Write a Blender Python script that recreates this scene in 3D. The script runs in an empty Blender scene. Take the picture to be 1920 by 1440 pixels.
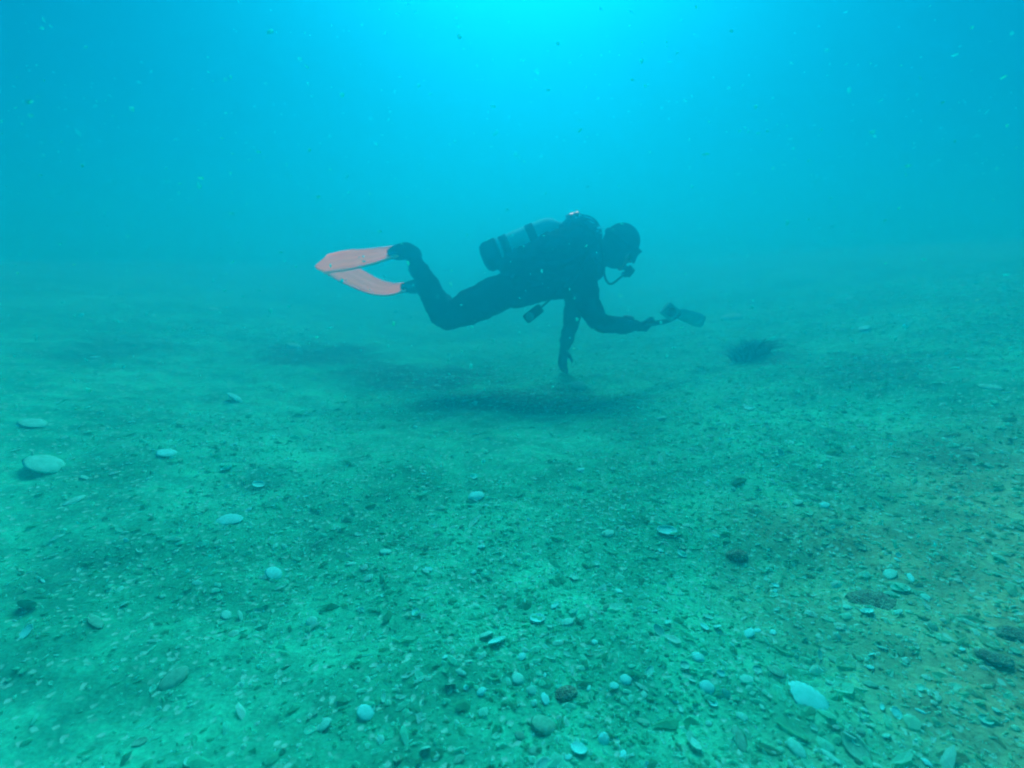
import bpy, bmesh, math, random
import numpy as np
from mathutils import Vector, Matrix, Quaternion
random.seed(7)
rng = np.random.default_rng(11)
R = math.radians
scene = bpy.context.scene
col = scene.collection

# ------------------------------------------------------------------ camera
CAM_H, PITCH, FOC = 0.80, R(13.0), 960.0          # FOC: focal length in pixels of a 1920 wide frame
cam_d = bpy.data.cameras.new('camera')
cam_d.sensor_width = 36.0
cam_d.lens = 36.0 * FOC / 1920.0
cam_d.clip_start = 0.02
cam_d.clip_end = 500.0
cam = bpy.data.objects.new('camera', cam_d)
col.objects.link(cam)
cam.location = (0, 0, CAM_H)
cam.rotation_euler = (R(90) - PITCH, 0, 0)
scene.camera = cam
cam_d.dof.use_dof = True                            # a small sensor behind a dome port: barely soft
cam_d.dof.focus_distance = 1.35
cam_d.dof.aperture_fstop = 2.8

# ------------------------------------------------------------------ daylight that has come down through the sea
SUN_EL, SUN_AZ = R(47.5), R(1.8)
world = bpy.data.worlds.new('World')
scene.world = world
world.use_nodes = True
wt = world.node_tree
wt.nodes.clear()
sky = wt.nodes.new('ShaderNodeTexSky')
sky.sky_type = 'NISHITA'
sky.sun_disc = False
sky.sun_elevation = SUN_EL
sky.sun_rotation = SUN_AZ
tint = wt.nodes.new('ShaderNodeMix')
tint.data_type = 'RGBA'
tint.blend_type = 'MULTIPLY'
tint.inputs[0].default_value = 1.0
tint.inputs[7].default_value = (0.0, 0.46, 0.82, 1)  # skylight filtered by the water above
bg = wt.nodes.new('ShaderNodeBackground')
bg.inputs['Strength'].default_value = 0.05
wo = wt.nodes.new('ShaderNodeOutputWorld')
wt.links.new(sky.outputs[0], tint.inputs[6])
wt.links.new(tint.outputs[2], bg.inputs[0])
wt.links.new(bg.outputs[0], wo.inputs[0])
sun_d = bpy.data.lights.new('sun', 'SUN')
sun_d.energy = 5.0
sun_d.angle = R(24.0)
sun_d.color = (1.0, 0.70, 0.78)
sun = bpy.data.objects.new('sun', sun_d)
col.objects.link(sun)
sdir = Vector((math.sin(SUN_AZ) * math.cos(SUN_EL), math.cos(SUN_AZ) * math.cos(SUN_EL), math.sin(SUN_EL)))
sun.rotation_euler = sdir.to_track_quat('Z', 'Y').to_euler()
sun.location = (0, 3, 12)
vs = scene.view_settings
vs.view_transform = 'Standard'
vs.look = 'None'
vs.gamma = 1.0
vs.exposure = 0.38
vs.use_curve_mapping = False
cy = scene.cycles
cy.max_bounces = 8
cy.volume_bounces = 3
cy.diffuse_bounces = 3
cy.glossy_bounces = 2
cy.transmission_bounces = 4
cy.use_denoising = True
cy.filter_width = 2.0
cy.caustics_reflective = False
cy.caustics_refractive = False

# ------------------------------------------------------------------ the water itself
# lobes of the same even water: a soft one, a strongly forward one (the glow round the sun) and a weak backward one
WATER = [(0.127, (0.001, 0.457, 0.685), (0.40, 0.017, 0.0), 0.757), (0.1750, (0.0008, 0.455, 0.9999), (1.0, 1.0, 1.0), 0.855),
         (0.075, (0.001, 0.9999, 0.35), (1.0, 1.0, 1.0), -0.15)]
WATER_TOP = 2.3


# ------------------------------------------------------------------ helpers
def link(o, parent=None):
    col.objects.link(o)
    if parent is not None:
        o.parent = parent
    return o


def tag(o, label=None, cat=None, group=None, kind=None):
    if label: o['label'] = label
    if cat: o['category'] = cat
    if group: o['group'] = group
    if kind: o['kind'] = kind
    return o


def obj(name, bm, mat, parent=None, smooth=True):
    me = bpy.data.meshes.new(name)
    bm.to_mesh(me)
    bm.free()
    for m in (mat if isinstance(mat, (list, tuple)) else [mat]):
        me.materials.append(m)
    if smooth:
        me.polygons.foreach_set('use_smooth', [True] * len(me.polygons))
    o = bpy.data.objects.new(name, me)
    return link(o, parent)


def ray(px, py):
    v = Vector(((px - 960) / FOC, 1.0, -(py - 720) / FOC))
    c, s = math.cos(PITCH), math.sin(PITCH)
    return Vector((v.x, v.y * c + v.z * s, -v.y * s + v.z * c))


def W(px, py, Y):
    d = ray(px, py)
    t = Y / d.y
    return Vector((d.x * t, Y, CAM_H + d.z * t))


def hash2(ix, iy, seed):
    n = (ix.astype(np.int64) * 374761393 + iy.astype(np.int64) * 668265263 + seed * 1442695041) & 0x7fffffff
    n = ((n ^ (n >> 13)) * 1274126177) & 0x7fffffff
    n = n ^ (n >> 16)
    return (n & 0xffff) / 65535.0


def vnoise(x, y, seed=0):
    ix, iy = np.floor(x), np.floor(y)
    fx, fy = x - ix, y - iy
    fx = fx * fx * (3 - 2 * fx); fy = fy * fy * (3 - 2 * fy)
    a = hash2(ix, iy, seed); b = hash2(ix + 1, iy, seed)
    c = hash2(ix, iy + 1, seed); d = hash2(ix + 1, iy + 1, seed)
    return (a + (b - a) * fx) * (1 - fy) + (c + (d - c) * fx) * fy - 0.5


def height(x, y):
    x = np.asarray(x, float); y = np.asarray(y, float)
    a = np.where(x > 0, 0.20, 0.15)
    lim = np.where(x > 0, 1.36, 0.92)
    z = a * (np.sqrt(x * x + 1.2) - math.sqrt(1.2))
    z = lim * np.tanh((z / lim) ** 1.6) ** (1 / 1.6)            # the banks level off farther out
    z = z + 0.10 * vnoise(x * 0.55 + 3, y * 0.55, 1) + 0.055 * vnoise(x * 1.4, y * 1.6 + 9, 2)
    z = z + 0.030 * vnoise(x * 4.1 + y, y * 4.4, 3) + 0.014 * vnoise(x * 11, y * 11, 4)
    z = z + 0.007 * vnoise(x * 27, y * 27, 5)
    return z


def hz(x, y):
    return float(height(np.array([x]), np.array([y]))[0])


def G(px, py):
    d = ray(px, py)
    t, step = 0.5, 0.01
    while t < 60:
        p = d * t
        if CAM_H + p.z < hz(p.x, p.y):
            break
        t += step * (1 + t * 0.3)
    return Vector((p.x, p.y, hz(p.x, p.y))), t


def normal_at(x, y, e=0.03):
    return Vector((-(hz(x + e, y) - hz(x - e, y)) / (2 * e), -(hz(x, y + e) - hz(x, y - e)) / (2 * e), 1)).normalized()


# ------------------------------------------------------------------ materials
def new_mat(name, color, rough=0.7, spec=0.3, metal=0.0):
    m = bpy.data.materials.new(name)
    m.use_nodes = True
    b = m.node_tree.nodes['Principled BSDF']
    b.inputs['Base Color'].default_value = (*color, 1)
    b.inputs['Roughness'].default_value = rough
    b.inputs['Specular IOR Level'].default_value = 0.0       # under water soft, silted surfaces have no gleam of their own
    b.inputs['Metallic'].default_value = metal
    return m


def noisy_mat(name, c1, c2, scale, rough=0.7, spec=0.3, bump=0.0, bump_scale=None, coord='Object', metal=0.0):
    m = new_mat(name, c1, rough, spec, metal)
    nt = m.node_tree
    b = nt.nodes['Principled BSDF']
    tc = nt.nodes.new('ShaderNodeTexCoord')
    n = nt.nodes.new('ShaderNodeTexNoise')
    n.inputs['Scale'].default_value = scale
    n.inputs['Detail'].default_value = 4
    nt.links.new(tc.outputs[coord], n.inputs['Vector'])
    r = nt.nodes.new('ShaderNodeValToRGB')
    r.color_ramp.elements[0].position = 0.35
    r.color_ramp.elements[1].position = 0.65
    r.color_ramp.elements[0].color = (*c1, 1)
    r.color_ramp.elements[1].color = (*c2, 1)
    nt.links.new(n.outputs['Fac'], r.inputs[0])
    nt.links.new(r.outputs[0], b.inputs['Base Color'])
    if bump:
        n2 = nt.nodes.new('ShaderNodeTexNoise')
        n2.inputs['Scale'].default_value = bump_scale or scale * 3
        nt.links.new(tc.outputs[coord], n2.inputs['Vector'])
        bp = nt.nodes.new('ShaderNodeBump')
        bp.inputs['Strength'].default_value = bump
        bp.inputs['Distance'].default_value = 0.01
        nt.links.new(n2.outputs['Fac'], bp.inputs['Height'])
        nt.links.new(bp.outputs[0], b.inputs['Normal'])
    return m


def bank_mask(nt, tc):
    """the coarse brown gravel bank lies to the right of the camera"""
    N, L = nt.nodes, nt.links
    sp = N.new('ShaderNodeSeparateXYZ'); L.new(tc.outputs['Object'], sp.inputs[0])
    n = N.new('ShaderNodeTexNoise'); n.inputs['Scale'].default_value = 2.2; n.inputs['Detail'].default_value = 4
    L.new(tc.outputs['Object'], n.inputs['Vector'])
    a = N.new('ShaderNodeMath'); a.operation = 'MULTIPLY_ADD'; a.inputs[1].default_value = 1.3; L.new(n.outputs['Fac'], a.inputs[0]); L.new(sp.outputs['X'], a.inputs[2])
    r = N.new('ShaderNodeMapRange'); r.interpolation_type = 'SMOOTHSTEP'
    r.inputs['From Min'].default_value = 0.42; r.inputs['From Max'].default_value = 1.25
    a2 = N.new('ShaderNodeMath'); a2.operation = 'MULTIPLY_ADD'; a2.inputs[1].default_value = -0.6
    L.new(sp.outputs['Y'], a2.inputs[0]); L.new(a.outputs[0], a2.inputs[2])
    L.new(a2.outputs[0], r.inputs['Value'])
    ry = N.new('ShaderNodeMapRange'); ry.interpolation_type = 'SMOOTHSTEP'
    ry.inputs['From Min'].default_value = 2.2; ry.inputs['From Max'].default_value = 0.9
    L.new(sp.outputs['Y'], ry.inputs['Value'])
    m_ = N.new('ShaderNodeMath'); m_.operation = 'MULTIPLY'; L.new(r.outputs[0], m_.inputs[0]); L.new(ry.outputs[0], m_.inputs[1])
    return m_.outputs[0]


def seabed_material():
    m = new_mat('seabed_gravel_sand', (0.1, 0.12, 0.08), 0.9, 0.15)
    nt = m.node_tree; N = nt.nodes; L = nt.links
    b = N['Principled BSDF']
    tc = N.new('ShaderNodeTexCoord')

    def noise(scale, det, rough=0.55):
        n = N.new('ShaderNodeTexNoise')
        n.inputs['Scale'].default_value = scale
        n.inputs['Detail'].default_value = det
        n.inputs['Roughness'].default_value = rough
        L.new(tc.outputs['Object'], n.inputs['Vector'])
        return n

    def ramp(src, p0, p1, c0, c1):
        r = N.new('ShaderNodeValToRGB')
        e = r.color_ramp.elements
        e[0].position, e[1].position = p0, p1
        e[0].color, e[1].color = (*c0, 1), (*c1, 1)
        L.new(src, r.inputs[0])
        return r

    def mix(fac, a, c, mode='MIX'):
        x = N.new('ShaderNodeMix'); x.data_type = 'RGBA'; x.blend_type = mode
        if isinstance(fac, float): x.inputs[0].default_value = fac
        else: L.new(fac, x.inputs[0])
        L.new(a, x.inputs[6]); L.new(c, x.inputs[7])
        return x.outputs[2]
    shadow_algae_n = noise(3.4, 6, 0.65)
    big = noise(1.3, 5, 0.6)
    sand = ramp(big.outputs['Fac'], 0.38, 0.60, SB0, SB1)
    warm = N.new('ShaderNodeRGB'); warm.outputs[0].default_value = (0.030, 0.50, 0.27, 1)
    sand_c = mix(bank_mask(nt, tc), sand.outputs[0], warm.outputs[0])
    mid = noise(7, 6, 0.7)
    midr = ramp(mid.outputs['Fac'], 0.40, 0.60, (0.70, 0.71, 0.72), (1.14, 1.14, 1.14))
    # the diver's shadow painted as dark patches in the sand, and algae films
    shadow_algae = N.new('ShaderNodeRGB'); shadow_algae.outputs[0].default_value = (0.002, 0.13, 0.10, 1)
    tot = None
    for (fx, fy, rx, ry_, amt) in SHADOW_ALGAE:
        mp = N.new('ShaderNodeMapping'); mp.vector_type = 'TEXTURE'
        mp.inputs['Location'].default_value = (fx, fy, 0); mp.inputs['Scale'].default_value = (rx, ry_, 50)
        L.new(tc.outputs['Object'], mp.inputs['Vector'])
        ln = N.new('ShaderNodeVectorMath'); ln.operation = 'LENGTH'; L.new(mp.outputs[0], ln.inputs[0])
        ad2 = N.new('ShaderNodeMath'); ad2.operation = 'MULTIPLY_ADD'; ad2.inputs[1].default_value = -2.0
        L.new(shadow_algae_n.outputs['Fac'], ad2.inputs[0]); L.new(ln.outputs['Value'], ad2.inputs[2])
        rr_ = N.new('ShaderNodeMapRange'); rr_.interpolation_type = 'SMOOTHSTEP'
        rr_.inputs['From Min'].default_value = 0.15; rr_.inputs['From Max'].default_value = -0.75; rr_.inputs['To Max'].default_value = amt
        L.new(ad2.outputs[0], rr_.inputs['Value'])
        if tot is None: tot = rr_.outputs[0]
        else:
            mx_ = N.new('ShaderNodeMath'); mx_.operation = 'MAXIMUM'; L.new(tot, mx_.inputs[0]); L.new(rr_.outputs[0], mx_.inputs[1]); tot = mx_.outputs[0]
    sand_c = mix(tot, sand_c, shadow_algae.outputs[0])
    c = mix(1.0, sand_c, midr.outputs[0], 'MULTIPLY')
    fine = noise(70, 6, 0.75)
    finer = ramp(fine.outputs['Fac'], 0.40, 0.60, (0.78, 0.78, 0.78), (1.12, 1.12, 1.12))
    c = mix(1.0, c, finer.outputs[0], 'MULTIPLY')
    v = N.new('ShaderNodeTexVoronoi')
    v.inputs['Scale'].default_value = 110
    L.new(tc.outputs['Object'], v.inputs['Vector'])
    vr = ramp(v.outputs['Color'], 0.80, 0.86, (0, 0, 0), (1, 1, 1))
    light = N.new('ShaderNodeRGB'); light.outputs[0].default_value = (0.02, 0.70, 0.55, 1)
    c = mix(vr.outputs[0], c, light.outputs[0])
    L.new(c, b.inputs['Base Color'])
    bp = N.new('ShaderNodeBump'); bp.inputs['Strength'].default_value = 0.3; bp.inputs['Distance'].default_value = 0.008
    L.new(fine.outputs['Fac'], bp.inputs['Height'])
    bp2 = N.new('ShaderNodeBump'); bp2.inputs['Strength'].default_value = 0.3; bp2.inputs['Distance'].default_value = 0.004
    L.new(v.outputs['Distance'], bp2.inputs['Height'])
    L.new(bp.outputs[0], bp2.inputs['Normal'])
    L.new(bp2.outputs[0], b.inputs['Normal'])
    return m


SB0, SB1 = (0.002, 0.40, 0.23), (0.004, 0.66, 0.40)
SHADOW_ALGAE = []  # patches under the diver paint its shadow into the sand; others are algae
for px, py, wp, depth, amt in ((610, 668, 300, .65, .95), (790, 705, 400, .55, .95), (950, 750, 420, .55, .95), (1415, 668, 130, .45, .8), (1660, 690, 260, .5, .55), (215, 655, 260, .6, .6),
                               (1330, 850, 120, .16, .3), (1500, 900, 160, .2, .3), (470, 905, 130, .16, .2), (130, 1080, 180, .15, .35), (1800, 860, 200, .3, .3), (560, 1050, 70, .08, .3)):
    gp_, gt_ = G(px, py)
    SHADOW_ALGAE.append((gp_.x, gp_.y, 0.5 * wp * gt_ / FOC, depth, amt))
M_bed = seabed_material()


def shell_mat(name, c1, c2, rib=0.5):
    """chalky shell with radial ribs and growth bands in the shell's own x/y"""
    m = new_mat(name, c1, 0.55, 0.35)
    nt = m.node_tree; N = nt.nodes; L = nt.links
    b = N['Principled BSDF']
    tc = N.new('ShaderNodeTexCoord')
    n = N.new('ShaderNodeTexNoise'); n.inputs['Scale'].default_value = 4; n.inputs['Detail'].default_value = 5
    L.new(tc.outputs['Object'], n.inputs['Vector'])
    r = N.new('ShaderNodeValToRGB')
    r.color_ramp.elements[0].position = 0.35; r.color_ramp.elements[1].position = 0.62
    r.color_ramp.elements[0].color = (*c1, 1); r.color_ramp.elements[1].color = (*c2, 1)
    L.new(n.outputs['Fac'], r.inputs[0])
    w = N.new('ShaderNodeTexWave'); w.wave_type = 'RINGS'; w.rings_direction = 'SPHERICAL'
    w.inputs['Scale'].default_value = 3.5; w.inputs['Distortion'].default_value = 1.5
    mp = N.new('ShaderNodeMapping'); mp.inputs['Location'].default_value = (0, 0.85, 0)
    L.new(tc.outputs['Object'], mp.inputs[0]); L.new(mp.outputs[0], w.inputs['Vector'])
    mx = N.new('ShaderNodeMix'); mx.data_type = 'RGBA'; mx.blend_type = 'MULTIPLY'
    rr = N.new('ShaderNodeMapRange'); rr.inputs['To Min'].default_value = 1 - rib; rr.inputs['To Max'].default_value = 1.0
    L.new(w.outputs['Fac'], rr.inputs[0])
    mx.inputs[0].default_value = 1
    L.new(r.outputs[0], mx.inputs[6]); L.new(rr.outputs[0], mx.inputs[7])
    L.new(mx.outputs[2], b.inputs['Base Color'])
    return m


M_white = shell_mat('chalk_white_shell', (0.008, 0.88, 0.76), (0.015, 0.97, 0.88), 0.12)
M_cream = shell_mat('cream_shell', (0.008, 0.68, 0.50), (0.016, 0.86, 0.70), 0.10)
M_olive = shell_mat('algae_stained_shell', (0.006, 0.44, 0.28), (0.012, 0.62, 0.44), 0.25)
M_stone = noisy_mat('dark_stone', (0.006, 0.12, 0.09), (0.014, 0.42, 0.28), 70, 0.9, 0.2, 0.8, 220)
M_weed = noisy_mat('dark_weed', (0.003, 0.06, 0.045), (0.005, 0.12, 0.09), 20, 0.8, 0.2)
M_neo = noisy_mat('black_neoprene', (0.0015, 0.007, 0.009), (0.003, 0.016, 0.020), 14, 0.75, 0.25, 0.25, 60)
M_skin = noisy_mat('diver_skin', (0.22, 0.20, 0.17), (0.26, 0.24, 0.20), 30, 0.55, 0.3)
M_nylon = noisy_mat('black_nylon', (0.002, 0.010, 0.012), (0.003, 0.024, 0.028), 30, 0.6, 0.35, 0.4, 90)
M_rubber = new_mat('black_rubber', (0.002, 0.012, 0.014), 0.5, 0.4)
M_tank = noisy_mat('pale_painted_tank', (0.02, 0.78, 0.80), (0.025, 0.86, 0.88), 6, 0.28, 0.6)
M_steel = new_mat('chromed_brass', (0.02, 0.30, 0.33), 0.4, 0.5, 0.5)
M_fin = noisy_mat('orange_fin_rubber', (0.97, 0.64, 0.28), (0.95, 0.74, 0.36), 12, 0.5, 0.4, 0.15, 40)
M_fin2 = noisy_mat('orange_fin_rail', (0.97, 0.56, 0.40), (0.95, 0.62, 0.48), 12, 0.45, 0.4)
M_plastic = noisy_mat('dark_grey_plastic', (0.003, 0.022, 0.025), (0.005, 0.038, 0.042), 20, 0.4, 0.4)
M_glass = new_mat('smoked_glass', (0.02, 0.03, 0.035), 0.08, 0.6)
M_grey = noisy_mat('grey_plastic', (0.006, 0.42, 0.42), (0.010, 0.55, 0.55), 25, 0.4, 0.4)


M_bubble = new_mat('bubble_silver', (0.04, 0.97, 0.95), 0.3, 0.8)


def translucent(m, amount):
    nt = m.node_tree
    b = nt.nodes['Principled BSDF']
    t = nt.nodes.new('ShaderNodeBsdfTranslucent')
    src = b.inputs['Base Color']
    if src.links: nt.links.new(src.links[0].from_socket, t.inputs['Color'])
    else: t.inputs['Color'].default_value = src.default_value
    x = nt.nodes.new('ShaderNodeMixShader'); x.inputs[0].default_value = amount
    nt.links.new(b.outputs[0], x.inputs[1]); nt.links.new(t.outputs[0], x.inputs[2])
    nt.links.new(x.outputs[0], nt.nodes['Material Output'].inputs['Surface'])


def island_mat(name, stops, rough=0.7, bank=False):
    m = new_mat(name, (0.4, 0.5, 0.45), rough, 0.3)
    nt = m.node_tree
    g = nt.nodes.new('ShaderNodeNewGeometry')
    r = nt.nodes.new('ShaderNodeValToRGB')
    while len(r.color_ramp.elements) < len(stops):
        r.color_ramp.elements.new(0.5)
    for e, (p, c) in zip(r.color_ramp.elements, stops):
        e.position = p; e.color = (*c, 1)
    nt.links.new(g.outputs['Random Per Island'], r.inputs[0])
    nt.links.new(r.outputs[0], nt.nodes['Principled BSDF'].inputs['Base Color'])
    if bank:
        tc = nt.nodes.new('ShaderNodeTexCoord')
        x = nt.nodes.new('ShaderNodeMix'); x.data_type = 'RGBA'; x.blend_type = 'ADD'
        nt.links.new(bank_mask(nt, tc), x.inputs[0]); nt.links.new(r.outputs[0], x.inputs[6]); x.inputs[7].default_value = (0.022, 0, 0, 1)
        nt.links.new(x.outputs[2], nt.nodes['Principled BSDF'].inputs['Base Color'])
    return m


translucent(M_fin, 0.45)                              # thin rubber lets the sun through
M_hash = island_mat('shell_hash', [(0, (0.003, 0.36, 0.21)), (0.18, (0.005, 0.62, 0.38)), (0.5, (0.008, 0.84, 0.58)),
                                   (0.78, (0.012, 0.94, 0.75)), (1.0, (0.03, 0.95, 0.86))], 0.7, True)
translucent(M_hash, 0.50)
M_mote = island_mat('drifting_flecks', [(0, (0.02, 0.85, 0.80)), (0.6, (0.03, 0.97, 0.93)), (1.0, (0.05, 1.0, 0.85))])
translucent(M_mote, 0.92)

# ------------------------------------------------------------------ seabed: one sheet to where the water swallows it


def build_seabed():
    nx, ny = 760, 760
    u = np.linspace(-1, 1, nx); k = 4.2
    xs = 32 * np.sinh(k * u) / math.sinh(k)
    v = np.linspace(-0.62, 1, ny)
    ys = 1.6 + 44 * np.sinh(k * v) / math.sinh(k)
    X, Y = np.meshgrid(xs, ys)
    Z = height(X, Y)
    co = np.stack([X, Y, Z], -1).reshape(-1, 3)
    i = np.arange(nx * ny).reshape(ny, nx)
    q = np.stack([i[:-1, :-1], i[:-1, 1:], i[1:, 1:], i[1:, :-1]], -1).reshape(-1, 4)
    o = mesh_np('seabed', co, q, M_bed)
    o['kind'] = 'structure'
    return o


def mesh_np(name, co, faces, mat, smooth=True):
    me = bpy.data.meshes.new(name)
    n, m, k = len(co), len(faces), faces.shape[1]
    me.vertices.add(n); me.vertices.foreach_set('co', np.ascontiguousarray(co, dtype=np.float32).ravel())
    me.loops.add(m * k); me.loops.foreach_set('vertex_index', np.ascontiguousarray(faces, dtype=np.int32).ravel())
    me.polygons.add(m); me.polygons.foreach_set('loop_start', np.arange(m, dtype=np.int32) * k)
    me.polygons.foreach_set('use_smooth', np.full(m, smooth))
    me.update(calc_edges=True); me.validate()
    me.materials.append(mat)
    return link(bpy.data.objects.new(name, me))


build_seabed()


def density_map(x, y):
    """how thickly shell hash lies: banks of it right of centre, sandier on the left"""
    d = 0.34 + 1.7 * (vnoise(x * 0.9 + 4, y * 0.9, 21) + 0.5 * vnoise(x * 2.6, y * 2.6, 22))
    d = d + 0.38 * np.clip((x + 0.2) / 1.2, -1, 1)
    return np.clip(d, 0.05, 1.0)


def rand_rot(n, tilt):
    """rotation matrices: yaw, then a tilt about a random horizontal axis"""
    a = rng.uniform(0, 2 * math.pi, n); t = rng.normal(0, tilt, n); p = rng.uniform(0, 2 * math.pi, n)
    ca, sa = np.cos(a), np.sin(a)
    z = np.zeros(n); o = np.ones(n)
    Rz = np.stack([ca, -sa, z, sa, ca, z, z, z, o], -1).reshape(n, 3, 3)
    ux, uy = np.cos(p), np.sin(p); c, s = np.cos(t), np.sin(t)
    Rt = np.stack([c + ux * ux * (1 - c), ux * uy * (1 - c), uy * s,
                   ux * uy * (1 - c), c + uy * uy * (1 - c), -ux * s,
                   -uy * s, ux * s, c], -1).reshape(n, 3, 3)
    return Rt @ Rz


def scatter_positions(n, rmax):
    xs, ys = [], []
    tot = 0
    while tot < n:
        r = 0.35 + (rmax - 0.35) * rng.random(n) ** 1.05
        th = rng.uniform(R(-62), R(62), n)
        x, y = r * np.sin(th), r * np.cos(th)
        keep = rng.random(n) < density_map(x, y)
        xs.append(x[keep]); ys.append(y[keep]); tot += keep.sum()
    return np.concatenate(xs)[:n], np.concatenate(ys)[:n]


def build_hash():
    n = 105000
    x, y = scatter_positions(n, 9.0)
    z = height(x, y)
    s = np.exp(rng.normal(math.log(0.0027), 0.55, n)) * (1 + 0.32 * np.hypot(x, y))
    s = np.clip(s, 0.0015, 0.026)
    K = 7
    ang = np.linspace(0, 2 * math.pi, K, endpoint=False)
    ring = np.stack([np.cos(ang), np.sin(ang), np.zeros(K)], -1)
    base = np.concatenate([ring, [[0, 0, 0.26]]])                                  # little cap
    co = np.repeat(base[None], n, 0)
    co[:, :K, :2] *= rng.uniform(0.6, 1.15, (n, K, 1))                             # broken outline
    co[:, :, 0] *= rng.uniform(0.8, 1.7, n)[:, None]
    co[:, :, 1] *= rng.uniform(0.45, 1.0, n)[:, None]
    co[:, K, 2] *= rng.choice([-0.9, 1.0, 1.6], n)
    co = np.einsum('nij,nkj->nki', rand_rot(n, 0.28), co * s[:, None, None])
    co += np.stack([x, y, z + s * 0.22], -1)[:, None, :]
    tri = np.stack([np.arange(K), (np.arange(K) + 1) % K, np.full(K, K)], -1)
    f = (tri[None] + (np.arange(n) * (K + 1))[:, None, None]).reshape(-1, 3)
    o = mesh_np('shell_gravel', co.reshape(-1, 3), f, M_hash, smooth=False)
    tag(o, 'fine broken shell gravel scattered over the whole seabed', 'shell gravel', kind='stuff')


build_hash()

# ------------------------------------------------------------------ shells (unit size: half-width 1)


def shell_mesh(name, mat, aspect=1.0, dome=0.42, ribs=0, umbo=0.35, broken=None, hollow_up=False, point=0.0):
    """one valve: domed outer skin, thinner inner skin, a real rim between them"""
    bm = bmesh.new()
    nr, nt = 9, 40
    def pt(r, a, lay):
        rr = r
        x = math.cos(a); y = math.sin(a) * aspect
        if y < 0 and point: x *= 1 - point * (abs(math.sin(a)) ** 1.5)
        if broken:
            lim = 1 - broken * (0.55 + 0.25 * math.sin(3 * a + 1) + 0.12 * math.sin(8 * a)) * max(0, math.sin(a + 0.6))
            rr = min(r, max(0.35, lim)) if r > 0.3 else r
        wob = 1 + 0.02 * math.sin(5 * a + 0.7)
        if ribs: wob += 0.022 * math.cos(ribs * a) * r
        X, Y = x * rr * wob, y * rr * wob - umbo * aspect * (1 - rr) * 0.9
        Z = dome * max(0.0, 1 - rr ** 2.2) ** 0.75
        if ribs: Z += 0.012 * math.cos(ribs * a) * rr
        if lay: X *= 0.93; Y *= 0.93; Z = Z * 0.86 - 0.045 * (1 - rr) + 0.0
        return (X, Y, Z)
    layers = []
    for lay in (0, 1):
        top = bm.verts.new(pt(0, 0, lay))
        rings = [[bm.verts.new(pt(((i + 1) / nr) ** 0.8, 2 * math.pi * j / nt, lay)) for j in range(nt)] for i in range(nr)]
        layers.append(rings)
        for j in range(nt):
            k = (j + 1) % nt
            f = (top, rings[0][j], rings[0][k])
            bm.faces.new(f if lay == 0 else f[::-1])
            for i in range(nr - 1):
                f = (rings[i][j], rings[i + 1][j], rings[i + 1][k], rings[i][k])
                bm.faces.new(f if lay == 0 else f[::-1])
    for j in range(nt):
        k = (j + 1) % nt
        bm.faces.new((layers[0][-1][j], layers[1][-1][j], layers[1][-1][k], layers[0][-1][k]))
    if hollow_up:
        bmesh.ops.rotate(bm, verts=bm.verts, cent=(0, 0, 0), matrix=Matrix.Rotation(math.pi, 3, 'X'))
        bmesh.ops.translate(bm, verts=bm.verts, vec=(0, 0, dome * 0.8))
    me = bpy.data.meshes.new(name)
    bm.normal_update()
    bm.to_mesh(me); bm.free()
    me.materials.append(mat)
    me.polygons.foreach_set('use_smooth', [True] * len(me.polygons))
    return me


KINDS = {}
for mn, mt in (('w', M_white), ('c', M_cream), ('o', M_olive)):
    KINDS['cockle_' + mn] = shell_mesh('cockle_shell', mt, 0.90, 0.36, 26, 0.4)
    KINDS['cockleup_' + mn] = shell_mesh('cockle_shell', mt, 0.85, 0.34, 26, 0.4, hollow_up=True)
    KINDS['clam_' + mn] = shell_mesh('clam_shell', mt, 0.68, 0.22, 0, 0.5)
    KINDS['clamup_' + mn] = shell_mesh('clam_shell', mt, 0.62, 0.24, 0, 0.5, hollow_up=True)
    KINDS['mussel_' + mn] = shell_mesh('mussel_shell', mt, 0.42, 0.17, 0, 0.3)
    KINDS['broken_' + mn] = shell_mesh('broken_shell', mt, 0.80, 0.24, 20, 0.3, broken=0.5)
NAME = dict(cockle='cockle_shell', cockleup='cockle_shell', clam='clam_shell', clamup='clam_shell',
            mussel='mussel_shell', broken='broken_shell')


def place_shell(kind, x, y, half, yaw, tilt=0.0, tilt_axis=0.0, sink=0.12, label=None, group=None, flat=1.0):
    o = bpy.data.objects.new(NAME[kind.split('_')[0]], KINDS[kind])
    n = normal_at(x, y)
    q = n.to_track_quat('Z', 'Y') @ Quaternion((math.cos(tilt_axis), math.sin(tilt_axis), 0), tilt) @ Quaternion((0, 0, 1), yaw)
    o.rotation_mode = 'QUATERNION'
    o.rotation_quaternion = q
    o.scale = (half, half, half * flat)
    o.location = (x, y, hz(x, y) + half * (abs(math.sin(tilt)) * 0.55 - sink) + 0.002)
    link(o)
    return tag(o, label, 'shell', group)


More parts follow.
